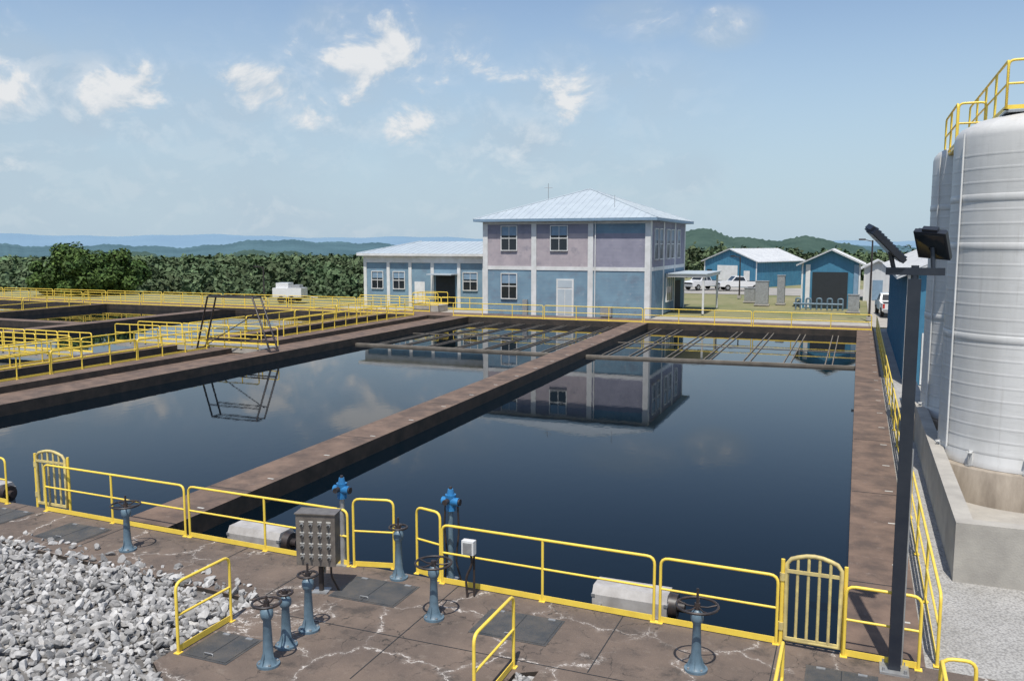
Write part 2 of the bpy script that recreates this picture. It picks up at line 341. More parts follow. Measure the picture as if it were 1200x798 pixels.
for x,z in ((-34,3.0),(-30.9,3.0),(-34.9,.03),(-29.8,.03)): M.tube([(x,38.3,z),(x,39.0,z)],.05,blk,6)
M.tube([(-34.9,38.65,0),(-30.6,38.65,2.3)],.025,blk,6)
M.obj('steel_hoist_frame')
# ------------------------------------------------------------ valves
def valve(x,y,h,wr,colr=.07,stem=.18):
    M=MB(); M.lathe((x,y,0),[(0,.035),(.165,.035),(.165,0)][::-1],vblue,20,False)
    M.lathe((x,y,0),[(colr*1.9,.03),(colr*1.5,.06),(colr*1.12,.12),(colr,.3),(colr*.8,h*.72),(colr*1.15,h*.76),(colr*1.3,h*.80),(colr*1.3,h*.88),(colr*.8,h*.93),(.03,h*.95),(0.03,h)],vblue,20)
    for i in range(4):
        t=math.pi/4+i*math.pi/2; M.cone((x+.13*math.cos(t),y+.13*math.sin(t),.03),(x+.13*math.cos(t),y+.13*math.sin(t),.06),.018,.018,steel,6)
        t=i*math.pi/2; M.add([(x,y,.03),(x+.14*math.cos(t),y+.14*math.sin(t),.035),(x+colr*.9*math.cos(t),y+colr*.9*math.sin(t),.25),(x,y,.25)],[(0,1,2,3)],vblue)
    M.ring((x,y,h),wr,.019,blk,30); M.cone((x,y,h-.05),(x,y,h+.04),.045,.04,blk,12)
    for i in range(5):
        t=.4+2*math.pi*i/5; M.tube([(x,y,h-.015),(x+wr*.5*math.cos(t),y+wr*.5*math.sin(t),h-.03),(x+wr*math.cos(t),y+wr*math.sin(t),h)],.013,blk,6)
    if stem: M.tube([(x,y,h),(x,y,h+stem)],.018,blk,8)
    return M.obj('handwheel_valve_stand')
valve(-13.1,12.25,.92,.27); valve(-6.1,11.75,.93,.29,stem=.0); valve(-1.9,11.65,.95,.29,stem=.25)
valve(-7.72,10.65,.90,.15); valve(-7.72,10.08,.83,.11,stem=.05); valve(-7.6,9.5,.93,.20,stem=.1); valve(-7.45,13.0,.95,.16)
e=empty('control_panel',(-8.4,11.95,0),rad(14))
M=MB(); M.cone((0,.05,0),(0,.05,.6),.045,.045,blk,12); M.box((-.14,-.08,0),(.14,.18,.02),steel)
M.box((-.05,.125,.3),(.05,.16,1.2),steel); M.tube(rounded([(.2,.0,.56),(.2,.0,.3),(.3,.1,.0)],.08),.02,blk,6); M.obj('stand',e)
M=MB(); M.box((-.33,-.16,.55),(.33,.12,1.42),panelm); M.box((-.345,-.175,.535),(.345,-.161,1.435),panelm); M.box((-.36,-.20,1.436),(.36,.14,1.455),panelm); M.obj('enclosure',e)
M=MB()
for r_ in range(4):
    for c in range(4):
        x=-.235+.157*c; z=.68+.19*r_
        M.cone((x,-.175,z),(x,-.20,z),.034,.032,steel,14); M.cone((x,-.20,z),(x,-.235,z),.02,.018,btn,10); M.box((x-.04,-.180,z+.045),(x+.04,-.1755,z+.07),lab)
M.obj('push_buttons',e)
def actuator(x,y,h,extra=False):
    M=MB(); M.box((x-.12,y-.12,-.02),(x+.12,y+.12,.02),steel); M.cone((x,y,0),(x,y,h-.25),.055,.045,vblue if extra else steel,14)
    M.cone((x,y,h-.27),(x,y,h-.2),.09,.09,ablue,16); M.cone((x,y,h-.2),(x,y,h+.02),.085,.10,ablue,16)
    M.cone((x-.15,y-.02,h-.10),(x+.17,y-.02,h-.10),.075,.075,ablue,16); M.cone((x+.17,y-.02,h-.10),(x+.20,y-.02,h-.10),.06,.06,blk,14)
    M.cone((x-.02,y-.05,h-.08),(x-.02,y-.20,h-.08),.05,.05,blk,12); M.cone((x,y,h+.02),(x,y,h+.12),.07,.05,ablue,14)
    M.cone((x,y,h+.12),(x,y,h+.16),.03,.03,blk,10)
    if extra:
        M.tube(rounded([(x+.14,y,h-.15),(x+.16,y,.9),(x+.12,y-.05,.4),(x+.2,y,0)],.1),.018,blk,6); M.tube(rounded([(x-.1,y,h-.15),(x-.13,y,1.0),(x-.08,y,.5),(x-.12,y,0)],.1),.018,blk,6)
    return M.obj('electric_valve_actuator')
actuator(-8.75,13.2,1.55); actuator(-6.55,13.3,1.55,True)
M=MB(); M.tube(rounded([(-5.95,12.7,0),(-5.98,12.7,.35),(-5.86,12.72,.6),(-5.92,12.7,.95)],.1),.022,blk,8); M.tube([(-5.86,12.78,0),(-5.86,12.78,1.0)],.02,blk,8)
M.box((-6.02,12.62,.78),(-5.80,12.74,1.02),white); M.box((-5.99,12.605,.81),(-5.83,12.62,.99),steel); M.obj('conduit_junction_box')
def mixer(x0,x1,y):
    M=MB(); z=-.30; hw=.27
    prof=[(-hw,z),(-hw,z+.26),(-hw*.72,z+.40),(hw*.72,z+.40),(hw,z+.26),(hw,z)]
    n=len(prof); vs=[(x0,y+a,b) for a,b in prof]+[(x1,y+a,b) for a,b in prof]
    M.add(vs,[tuple(range(n)),tuple(reversed(range(n,2*n)))]+[(i,n+i,n+(i+1)%n,(i+1)%n) for i in range(n)],cover)
    M.box((x0-.015,y-hw-.012,z+.22),(x0+.05,y+hw+.012,z+.27),steel); M.box((x1-.05,y-hw-.012,z+.22),(x1+.015,y+hw+.012,z+.27),steel)
    zz=z+.16
    M.cone((x1,y,zz),(x1+.14,y,zz),.22,.20,blk,18); M.cone((x1+.14,y,zz),(x1+.26,y,zz),.09,.09,blk,12)
    M.box((x0+.1,y-hw-.05,WZ-.2),(x0+.2,y+hw+.05,z),steel);M.box((x1-.2,y-hw-.05,WZ-.2),(x1-.1,y+hw+.05,z),steel)
    M.tube([(x0+.15,ed(x0),-.2),(x0+.15,y,-.2)],.03,steel,6)
    return M.obj('drive_motor_housing')
mixer(-4.05,-2.75,14.0); mixer(-12.05,-10.75,14.15); mixer(-20.6,-19.3,14.4)
# ------------------------------------------------------------ light pole with two floodlights
e=empty('floodlight_pole',(.70,12.7,0))
M=MB(); M.box((-.19,-.19,0),(.19,.19,.03),steel); M.box((-.08,-.08,.03),(.08,.08,5.52),poleM); M.cone((0,0,5.45),(0,0,5.70),.05,.05,poleM,12)
M.box((-.36,-.05,5.57),(.36,.05,5.67),poleM)
for i in range(4): M.cone((.14*(-1)**i,.14*(-1)**(i//2),.03),(.14*(-1)**i,.14*(-1)**(i//2),.08),.02,.02,steel,6)
M.tube([(.09,-.02,.1),(.09,-.02,3.2)],.015,steel,6)
M.obj('pole',e)
def flood(loc,rot,L=.28,w_=.2):
    M=MB(); M.T=Matrix.Translation(loc)@rot
    M.box((-w_,-L,-.035),(w_,L,.035),poleM); M.box((-w_+.03,-L+.03,-.047),(w_-.03,L-.03,-.035),glass)
    for i in range(11): y=-L+.02+(2*L-.04)*i/10; M.box((-w_+.03,y-.006,.035),(w_-.03,y+.006,.065),poleM)
    M.box((-.1,-L-.04,-.02),(.1,-L,.05),poleM)
    M.obj('floodlight',e)
flood((-.38,-.05,5.98),Matrix.Rotation(rad(-62),4,'Z')@Matrix.Rotation(rad(-42),4,'X')@Matrix.Rotation(rad(14),4,'Y'),.30,.17)
flood((.20,.05,5.98),Matrix.Rotation(rad(-20),4,'Z')@Matrix.Rotation(rad(-52),4,'X')@Matrix.Rotation(rad(8),4,'Y'),.22,.21)
M=MB(); M.tube([(-.26,0,5.64),(-.33,-.03,5.93)],.03,poleM); M.tube([(.22,0,5.64),(.2,.03,5.94)],.03,poleM); M.obj('brackets',e)
# ------------------------------------------------------------ tanks
def tank(x,y,r,z0,z1):
    e=empty('white_storage_tank',(x,y,0))
    M=MB(); M.lathe((0,0,0),[(r+.02,z0),(r+.02,z0+.12),(r,z0+.16)]+[(r,z0+(z1-z0)*i/10) for i in range(1,11)]+[(r*.985,z1+.12),(r*.93,z1+.25),(r*.75,z1+.42),(r*.45,z1+.55),(0.01,z1+.6)],tankw,72)
    for k,zz in enumerate(np.arange(z0+.35,z1-.2,.31)): M.lathe((0,0,0),[(r+.0005,zz-.035),(r+.004,zz-.015),(r+.004,zz+.015),(r+.0005,zz+.035)],tankw,72)
    for zz in (z1-1.4,z1-2.5,z1-4.6): M.lathe((0,0,0),[(r+.001,zz-.09),(r+.014,zz-.07),(r+.014,zz+.07),(r+.001,zz+.09)],tankw,72)
    M.obj('tank_shell',e)
    M=MB()
    for i in range(10):
        t=i*2*math.pi/10+.2
        M.T=Matrix.Rotation(t,4,'Z'); M.box((r,-.06,z0-.01),(r+.14,.06,z0+.02),steel); M.box((r+.0,-.05,z0+.02),(r+.03,.05,z0+.35),white); M.box((r,-.05,z0+.30),(r+.12,.05,z0+.33),white); M.tube([(r+.09,0,z0),(r+.09,0,z0+.36)],.015,steel,6)
    M.T=Matrix.Rotation(rad(205),4,'Z'); M.tube([(r+.05,0,z0+.3),(r+.05,0,z1+.1)],.022,white,8)
    M.T=Matrix.Identity(4); M.cone((-.1,-.9,z1+.2),(-.1,-.9,z1+.62),.22,.22,tankw,20); M.cone((-.1,-.9,z1+.62),(-.1,-.9,z1+.7),.26,.15,tankw,20)
    M.box((r-.1,-.3,z1-.1),(r+.02,.3,z1+.1),white)
    M.obj('fittings',e)
    M=MB(); M.lathe((0,0,0),[(r+.22,-.3),(r+.22,z0-.03),(r+.19,z0-.01),(0.01,z0-.005)],concst,64); M.obj('concrete_plinth',e)
tank(3.88,23.6,1.86,.82,8.42); tank(3.8,29.0,1.86,.82,8.42)
M=MB()
M.box((2.95,22.7,8.95),(4.6,30.1,9.0),steel)
for (a,b) in (((2.95,22.7),(2.95,30.1)),((2.95,22.7),(6.5,22.7)),((4.6,24.3),(4.6,30.1))):
    rail((*a,9.0),(*b,9.0),4,mb=M,r=.03,h=1.1)
rail((2.25,25.9,8.55),(2.25,29.2,8.55),2,mb=M,r=.03,h=1.1); M.box((2.25,25.9,8.5),(2.94,29.2,8.55),yel); rail((2.27,25.9,8.55),(2.92,25.9,8.55),1,mb=M,r=.03,h=1.1)
for p in ((3.0,26.4),(3.0,30.0),(4.5,26.4)): M.tube([(p[0],p[1],8.4),(p[0],p[1],8.95)],.05,yel)
M.obj('tank_access_platform')
M=MB(); M.prism([(1.8,16.7),(14,16.7),(14,17.0),(2.1,17.0),(2.1,36),(1.8,36)],-.5,1.05,conc); M.box((2.1,17,-.04),(14,36,-.01),conc); M.obj('containment_wall')
# ------------------------------------------------------------ white-and-blue two-storey control building
def window(M,x0,x1,z0,z1,y,face='F',rows=2,cols=2,fr=white):
    def bx(a,b,m):
        if face=='F': M.box((a[0],y+a[1],a[2]),(b[0],y+b[1],b[2]),m)
        else: M.box((y-b[1],a[0],a[2]),(y-a[1],b[0],b[2]),m)
    t=.07
    bx((x0,-.03,z0),(x1,.02,z1),glass)
    bx((x0-t,-.09,z0-t),(x0,.02,z1+t),fr); bx((x1,-.09,z0-t),(x1+t,.02,z1+t),fr); bx((x0,-.09,z1),(x1,.02,z1+t),fr); bx((x0-.04,-.12,z0-t),(x1+.04,.02,z0),fr)
    for i in range(1,cols): xx=x0+(x1-x0)*i/cols; bx((xx-.02,-.06,z0),(xx+.02,-.031,z1),fr)
    for i in range(1,rows): zz=z0+(z1-z0)*i/rows; bx((x0,-.065,zz-.035),(x1,-.032,zz+.035),fr)
    bx((x0+.03,-.0325,z0+(z1-z0)*.62),(x1-.03,-.0305,z1-.03),trimb)
def hip(M,x0,x1,y0,y1,z,zt,m,seam=.6,ridge=0,th=.22,fm=None):
    fm=fm or trimb
    cx,cy=(x0+x1)/2,(y0+y1)/2
    r0=(cx-ridge/2,cy,zt); r1=(cx+ridge/2,cy,zt)
    c=[(x0,y0,z),(x1,y0,z),(x1,y1,z),(x0,y1,z)]
    if ridge: M.add(c+[r0,r1],[(0,1,5,4),(1,2,5),(2,3,4,5),(3,0,4)],m)
    else: M.add(c+[r0],[(0,1,4),(1,2,4),(2,3,4),(3,0,4)],m)
    M.box((x0,y0,z-th),(x1,y1,z-.002),fm)
    k=int((x1-x0)/seam)
    for i in range(1,k):
        x=x0+(x1-x0)*i/k; lx0,lx1=(r0[0],r1[0])
        t=1 if lx0<=x<=lx1 else ((x-x0)/(lx0-x0) if x<lx0 else (x1-x)/(x1-lx1))
        M.tube([(x,y0+.01,z+.015),(x,y0+(cy-y0)*t,z+(zt-z)*t+.015)],.02,m,4)
    k=int((y1-y0)/seam)
    for i in range(1,k):
        y=y0+(y1-y0)*i/k; t=(y-y0)/(cy-y0) if y<cy else (y1-y)/(y1-cy)
        M.tube([(x1-.01,y,z+.015),(x1-(x1-r1[0])*t,y,z+(zt-z)*t+.015)],.02,m,4)
    for a,b in ((c[0],r0),(c[1],r1),(c[2],r1),(c[3],r0)): M.tube([(a[0],a[1],a[2]+.02),(b[0],b[1],b[2]+.03)],.05,m,6)
e=empty('control_building')
X0,X1,Y0,Y1,ZT=-29.7,-15.3,67.0,81.5,7.75
cols=[X0,X0+4.6,X0+9.5,X1]; lowm=[blueb]*3; upm=[pink,pink,mauve]
M=MB(); M.box((X0+.1,Y0+.1,-.2),(X1-.1,Y1-.1,ZT),dark)
for i in range(3):
    M.box((cols[i]+.2,Y0+.02,0),(cols[i+1]-.2,Y0+.1,3.75),lowm[i]); M.box((cols[i]+.2,Y0+.02,4.05),(cols[i+1]-.2,Y0+.1,6.75),upm[i]); M.box((cols[i]+.2,Y0+.02,6.75),(cols[i+1]-.2,Y0+.1,ZT),mauve if i<2 else blueb)
M.box((X1-.1,Y0+.2,0),(X1-.02,Y1-.2,3.75),blueb); M.box((X1-.1,Y0+.2,4.05),(X1-.02,Y1-.2,ZT),mauve); M.box((X0+.02,Y0+.2,0),(X0+.1,Y1-.2,ZT),pink)
M.obj('walls',e)
M=MB()
for c in cols:
    a=c-.22 if c!=X0 else c-.02; b_=c+.22 if c!=X1 else c+.02
    if c==X0: b_=c+.42
    if c==X1: a=c-.42
    M.box((a,Y0-.06,-.1),(b_,Y0+.2,ZT-.002),white)
for i in range(3):
    ca=cols[i]+(.42 if i==0 else .22); cb=cols[i+1]-(.42 if i==2 else .22)
    M.box((ca,Y0-.03,3.75),(cb,Y0+.12,4.05),white); M.box((ca,Y0-.01,ZT-.22),(cb,Y0+.12,ZT-.003),white)
for y in (Y0+.2,Y0+4.9,Y0+9.6,Y1-.3):
    M.box((X1-.12,y,-.1),(X1+.021,y+.32,ZT-.004),white)
for (a,b_) in ((Y0+.52,Y0+4.9),(Y0+5.22,Y0+9.6),(Y0+9.92,Y1-.3)): M.box((X1-.11,a,3.75),(X1+.01,b_,4.05),white)
M.tube([(X0+9.9,Y0-.08,0),(X0+9.9,Y0-.08,ZT)],.05,white,6)
M.obj('trim_and_columns',e)
M=MB(); y=Y0+.0
window(M,-28.0,-26.65,5.4,7.35,y); window(M,-23.6,-22.2,5.4,7.35,y); window(M,-28.0,-26.65,1.35,3.4,y)
for a in (68.4,70.2,73.0,74.8,77.6): window(M,a,a+1.1,4.7,7.1,X1,'S')
window(M,73.2,75.6,1.0,3.0,X1,'S',1,3)
M.obj('windows',e)
M=MB(); M.box((-23.1,Y0-.07,0),(-21.6,Y0+.02,3.05),white); M.box((-22.95,Y0-.09,.1),(-22.38,Y0-.071,2.2),roofw); M.box((-22.32,Y0-.09,.1),(-21.75,Y0-.071,2.2),roofw); M.box((-22.95,Y0-.09,2.35),(-21.75,Y0-.071,2.95),roofw)
M.box((X1-.02,77.0,0),(X1+.03,79.5,2.6),dark); M.obj('doors',e)
M=MB(); hip(M,X0-.65,X1+.65,Y0-.65,Y1+.65,ZT+.22,10.75,roofw,seam=.55); M.obj('roof',e)
M=MB(); M.box((X1+.03,73,3.1),(X1+3.4,81,3.35),white); M.box((X1+.03,72.9,3.35),(X1+3.5,81.1,3.42),roofw)
for yy in (73.2,80.8): M.box((X1+3.1,yy-.08,0),(X1+3.26,yy+.08,3.1),white)
M.obj('entrance_canopy',e)
M=MB(); M.tube([(X0+3,75,8.6),(X0+3,75,11.4)],.03,steel,6); M.tube([(X0+2.6,75,11.0),(X0+3.4,75,11.0)],.02,steel,6); M.tube([(X1-3.5,Y0+2,8.2),(X1-3.5,Y0+2,9.9)],.02,steel,6); M.obj('antenna',e)
M=MB(); M.box((-19.2,Y0-.5,.1),(-18.3,Y0-.06,.9),steel); M.box((-26,Y0-.35,.0),(-25.6,Y0-.07,1.3),steel); M.obj('utility_boxes',e)
e=empty('control_building_annex')
ax0,ax1,ay0,ay1=-45.2,-29.75,73,84
M=MB(); M.box((ax0,ay0,-.3),(ax1,ay1,4.75),blueb)
M.obj('walls',e)
M=MB(); xs=[-45.2,-42.6,-40.2,-37.8,-35.0,-32.4,-30.1]
for x in xs: M.box((x-.03,ay0-.08,-.2),(x+.3,ay0-.003,4.1),white)
M.box((ax0-.03,ay0-.1,4.1),(ax1,ay0-.002,4.78),white); M.obj('trim',e)
M=MB(); window(M,-44.3,-43.1,1.6,3.2,ay0); window(M,-41.9,-40.7,1.6,3.2,ay0); window(M,-32.0,-30.6,1.6,3.2,ay0); window(M,-34.4,-33.0,1.6,3.2,ay0); M.box((-37.3,ay0-.03,0),(-35.3,ay0+.1,3.0),dark); M.box((-39.6,ay0-.04,0),(-38.5,ay0+.1,2.3),white)
M.box((-37.6,ay0-1.4,3.0),(-35.0,ay0-.01,3.12),roofw); M.obj('openings',e)
M=MB(); hip(M,ax0-.5,ax1,ay0-.6,ay1+.5,4.98,6.15,roofw,seam=.6,ridge=8,fm=white); M.obj('roof',e)
longrail('walkway_railing',(-44,70.2),(-31,70.2),4)
M=MB(); M.box((-36.5,66.9,0),(-34.0,68.8,.55),conc); 
for (a,b_) in (((-36.5,66.9),(-34,66.9)),((-36.5,68.8),(-34,68.8)),((-36.5,66.9),(-36.5,68.8))): rail((*a,.55),(*b_,.55),2,mb=M,r=.03)
M.obj('railed_platform')
def gabled(name,cx,cy,rz,w,d,eave,peak,wall,roof,over=.4,doors=(),ribs=True,base=-.1):
    e=empty(name,(cx,cy,0),rz)
    M=MB(); h=w/2
    vs=[(-h,0,base),(h,0,base),(h,d,base),(-h,d,base),(-h,0,eave),(h,0,eave),(h,d,eave),(-h,d,eave),(0,0,peak),(0,d,peak)]
    M.add(vs,[(0,1,5,8,4),(1,2,6,5),(2,3,7,9,6),(3,0,4,7)],wall)
    if ribs:
        n=int(w/.45)
        for i in range(n+1):
            x=-h+w*i/n; z=eave+(peak-eave)*(1-abs(x)/h); M.box((x-.03,-.03,base),(x+.03,-.001,z-.05),wall)
        n=int(d/.45)
        for sx in (-1,1):
            for i in range(n+1): y=d*i/n; M.box((sx*h-.03 if sx<0 else h+.001,y-.03,base),(sx*h-.001 if sx<0 else h+.03,y+.03,eave-.05),wall)
    M.obj('walls',e)
    M=MB(); o=over; s=(peak-eave)/h; t=.12
    for sx in (-1,1):
        a=(sx*(h+o),-o,eave-s*o);b_=(0,-o,peak);c=(0,d+o,peak);dd=(sx*(h+o),d+o,eave-s*o)
        q=[a,b_,c,dd]; up=[(p[0],p[1],p[2]+t) for p in q]; dn=[(p[0],p[1],p[2]+.01) for p in q]
        M.add(dn+up,[(0,1,2,3),(4,5,6,7),(0,1,5,4),(1,2,6,5),(2,3,7,6),(3,0,4,7)],roof)
        n=int(d/.8)
        for i in range(n+1):
            y=-o+(d+2*o)*i/n; M.tube([(sx*(h+o),y,eave-s*o+t+.01),(0,y,peak+t+.01)],.02,roof,4)
    M.obj('roof',e)
    M=MB()
    for (x0,x1,z0,z1,m) in doors: M.box((x0,-.07,z0),(x1,-.031,z1),m)
    for sx in (-h,h): M.box((sx-.07,-.06,base),(sx+.07,.0,eave),white)
    M.obj('doors_and_trim',e)
    return e
gabled('blue_metal_workshop',-16.6,122,rad(-24),8.2,12.5,3.5,5.1,dblue,roofb,doors=[(-2.0,1.2,0,2.9,white),(2.2,3.1,0,2.2,white),(-3.7,-2.9,1.4,2.3,glass)])
gabled('blue_pump_house',-2.4,85,0,5.0,9,4.1,5.3,dblue,roofb,over=.55,doors=[(-1.6,1.5,0,3.3,dark),(-2.2,-1.8,0,4.0,white),(2.0,2.4,0,4.0,trimb)])
gabled('blue_metal_building',6.2,40,0,8.4,24,4.7,6.6,dblue,roofb,over=.5,doors=[(-3.6,-2.6,0,2.2,white)])
gabled('grey_shed',1.9,98,0,2.6,5,3.4,4.1,roofb,roofb,doors=[(-.5,.5,0,2.1,trimb)])
gabled('white_storage_building',8,70,0,6,12,4.2,5.5,white,roofb)
def pickup(x,y,rz,z=0,col=None):
    e=empty('parked_pickup_truck',(x,y,z),rz); col=col or carw
    M=MB(); w=.95
    prof=[(-2.75,.5),(-2.75,1.12),(-.75,1.16),(-.62,1.20),(-.28,1.80),(.75,1.84),(1.35,1.22),(2.6,1.10),(2.78,.95),(2.78,.5)]
    vs=[(a,-w*(.86 if b>1.5 else 1),b) for a,b in prof]+[(a,w*(.86 if b>1.5 else 1),b) for a,b in prof]; n=len(prof)
    M.add(vs,[tuple(range(n)),tuple(reversed(range(n,2*n)))]+[(i,n+i,n+(i+1)%n,(i+1)%n) for i in range(n)],col); M.obj('body',e)
    M=MB()
    for s in (-1,1):
        q=lambda a,b,k=0:(a,s*(w*(1-.14*max(0,(b-1.2)/.6))+.012),b)
        M.add([q(-.48,1.24),q(.22,1.24),q(.22,1.72),q(-.25,1.72)],[(0,1,2,3)],glass); M.add([q(.30,1.24),q(1.18,1.24),q(.74,1.72),q(.30,1.72)],[(0,1,2,3)],glass)
    M.add([(1.30,-.8,1.29),(1.30,.8,1.29),(.82,.74,1.79),(.82,-.74,1.79)],[(0,1,2,3)],glass); M.add([(-.60,-.75,1.27),(-.60,.75,1.27),(-.33,.7,1.74),(-.33,-.7,1.74)],[(0,1,2,3)],glass)
    M.box((-2.6,-.8,1.125),(-.8,.8,1.166),dark); M.obj('glazing',e)
    M=MB()
    for a in (-1.75,1.8):
        for s in (-1,1): M.cone((a,s*.72,.38),(a,s*.99,.38),.38,.38,tyre,18); M.cone((a,s*.99,.38),(a,s*1.0,.38),.2,.2,steel,12)
    M.box((2.75,-.9,.45),(2.88,.9,.68),steel); M.box((-2.88,-.9,.45),(-2.75,.9,.65),steel); M.box((2.782,-.6,.75),(2.79,.6,1.0),dark)
    for s in (-1,1): M.box((2.782,s*.75-.14,.78),(2.80,s*.75+.14,.98),glass); M.box((-2.77,s*.85-.08,.75),(-2.752,s*.85+.08,1.1),redm)
    M.obj('wheels_and_bumpers',e)
pickup(-18.6,112,rad(235)); pickup(-14.0,112,rad(205)); pickup(2.6,78,rad(95))
e=empty('white_work_trailer',(-53,72,0),rad(15)); M=MB(); M.box((-1.8,-.9,.6),(1.2,.9,1.5),carw); M.box((-1.5,-.7,1.5),(-.2,.7,2.0),carw); M.box((.2,-.5,1.5),(.9,.5,1.8),steel); M.tube([(1.2,0,.65),(2.6,0,.5)],.05,steel); 
for s in (-.95,.95):
    for a in (-.9,.2): M.cone((a,s-.1,.35),(a,s+.1,.35),.35,.35,tyre,16)
M.obj('body',e)
for (x,y,w,h) in ((-8.6,86,1.2,2.3),(-7.0,88,.7,2.8),(-10.2,90,1.0,1.4),(-.3,80,.9,1.5)):
    M=MB(); M.box((x-w/2,y-.4,.1),(x+w/2,y+.4,h),steel); M.box((x-w/2-.05,y-.45,h),(x+w/2+.05,y+.45,h+.06),steel); M.box((x-w/2+.05,y-.42,.2),(x-.01,y-.401,h-.1),steel); M.box((x+.01,y-.42,.2),(x+w/2-.05,y-.401,h-.1),steel); M.box((x-w/2-.1,y-.5,-.02),(x+w/2+.1,y+.5,.1),conc); M.obj('electrical_cabinet')
def lamp(x,y,h):
    M=MB(); M.cone((x,y,0),(x,y,h),.09,.06,blk,10); M.tube([(x,y,h-.1),(x-.6,y-.1,h+.05)],.03,blk,6); M.box((x-1.0,y-.25,h),(x-.5,y+.05,h+.12),blk); M.box((x-.2,y-.2,0),(x+.2,y+.2,.3),conc); M.obj('street_lamp')
lamp(.9,72,6.2); lamp(-12,96,4.5); lamp(-55,70,3.6)
M=MB()
for i in range(5): M.tube(rounded([(-5.2+i*.9,82,0),(-5.2+i*.9,82,1.0),(-4.8+i*.9,82,1.0),(-4.8+i*.9,82,0)],.15),.08,vblue,8)
M.tube([(-5.4,82,.5),(-1.2,82,.5)],.1,vblue,8); M.obj('pipe_manifold')
# ------------------------------------------------------------ ground
def sm(t): t=max(0,min(1,t)); return t*t*(3-2*t)
def gh(x,y):
    d1=math.hypot(max(0,x-90,-100-x),max(0,y-77,-60-y)); d2=math.hypot(max(0,x-90,-42-x),max(0,y-150,-60-y)); d=min(d1,d2)
    z=-.10-13*sm(d/70)-24*sm((d-60)/800)
    if d>5: z+=1.2*math.sin(x*.021+1)*math.sin(y*.017)*sm(d/80)
    return z
def axis(core,lo,hi):
    a=sorted(core); s=6.0
    while a[-1]<hi: a.append(a[-1]+s); s*=1.13
    s=6.0
    while a[0]>lo: a.insert(0,a[0]-s); s*=1.13
    return a
xs=axis([-94,-80,-65,-50,-40,-30,-20,-10,-4,1.05,10,20,35,50],-9000,9000); ys=axis([-10,0,6,12.7,30,45,FY+.1,75,80,85,90,95,102,110,118,126,134,142],-400,9000)
M=MB(); vs=[(x,y,gh(x,y)) for y in ys for x in xs]; nx=len(xs); fs=[];ff=[]
for j in range(len(ys)-1):
    for i in range(nx-1):
        if -94<=xs[i]<1.05 and 12.7<=ys[j]<FY: continue
        (ff if gh(xs[i+1] if xs[i]<0 else xs[i],ys[j])<-.6 else fs).append((j*nx+i,j*nx+i+1,(j+1)*nx+i+1,(j+1)*nx+i))
M.add(vs,fs,grass,True); M.add(vs,ff,fgrass,True); M.obj('ground')
M=MB(); M.add([(1.13,-8,-.045),(40,-8,-.045),(40,66,-.045),(1.13,66,-.045)],[(0,1,2,3)],gravelm); M.obj('gravel_yard')
M=MB(); M.add([(-29,-8,-.07),(-3,-8,-.07),(-3,12.5,-.07),(-29,12.5,-.07)],[(0,1,2,3)],bedm); M.obj('gravel_bed')
M=MB(); M.add([(-40,104,-.06),(30,104,-.06),(30,121,-.06),(-40,121,-.06)],[(0,1,2,3)],asph); M.obj('parking_lot')
M=MB(); M.add([(.9,66.95,-.05),(7,66.95,-.05),(7,103.9,-.05),(.9,103.9,-.05)],[(0,1,2,3)],conc); M.obj('access_road')
M=MB(); M.add([(-45,66.95,-.04),(.85,66.95,-.04),(.85,70,-.04),(-45,70,-.04)],[(0,1,2,3)],conc); M.obj('footpath')
def npmesh(name,V,F,m,k,tint=None):
    me=bpy.data.meshes.new(name); me.vertices.add(len(V)); me.vertices.foreach_set('co',V.astype(np.float32).ravel())
    me.loops.add(F.size); me.loops.foreach_set('vertex_index',F.astype(np.int32).ravel()); me.polygons.add(len(F))
    me.polygons.foreach_set('loop_start',np.arange(0,F.size,k,dtype=np.int32)); me.update(calc_edges=True); me.materials.append(m)
    me.polygons.foreach_set('use_smooth',[False]*len(F))
    if tint is not None:
        at_=me.attributes.new('tint','FLOAT','POINT'); at_.data.foreach_set('value',tint.astype(np.float32))
    o=bpy.data.objects.new(name,me); S.collection.objects.link(o); return o
import bmesh
def rockbase(seed,sub=2):
    bm=bmesh.new(); bmesh.ops.create_icosphere(bm,subdivisions=sub,radius=1); g=np.random.default_rng(seed)
    V=np.array([v.co[:] for v in bm.verts]); F=np.array([[v.index for v in f.verts] for f in bm.faces]); bm.free()
    for _ in range(16 if sub==3 else 8):
        n=g.normal(size=3); n/=np.linalg.norm(n); d=g.uniform(.35,.72); p=V@n; k=p>d; V[k]-=np.outer(p[k]-d,n)
    V*=np.array([1.25,g.uniform(.7,1.0),g.uniform(.5,.85)]); return V,F
bases=[rockbase(i,3) for i in range(14)]; bases1=[rockbase(50+i,2) for i in range(14)]
def rocks(name,pts,smin,smax):
    VV=[];FF=[];o=0
    for (x,y,z) in pts:
        s=smin+(smax-smin)*rng.random()**2.2; V,F=(bases if s>.11 else bases1)[rng.integers(14)]; q=rng.normal(size=4); q/=np.linalg.norm(q); w,a,b_,c=q
        Rm=np.array([[1-2*(b_*b_+c*c),2*(a*b_-c*w),2*(a*c+b_*w)],[2*(a*b_+c*w),1-2*(a*a+c*c),2*(b_*c-a*w)],[2*(a*c-b_*w),2*(b_*c+a*w),1-2*(a*a+b_*b_)]])
        VV.append((V*s)@Rm.T+np.array([x,y,z])); FF.append(F+o); o+=len(V)
    return npmesh(name,np.concatenate(VV),np.concatenate(FF),rockm,3)
pts=[]
def inrock(x,y):
    lim=11.2 if x>-9.2 else (11.25+( -9.2-x)*.06 if x>-12 else 11.42+(-12-x)*.06)
    if y>lim-.02: return False
    if x>-9.2 and y>8.95-(x+9.2)*.68: return False
    return True
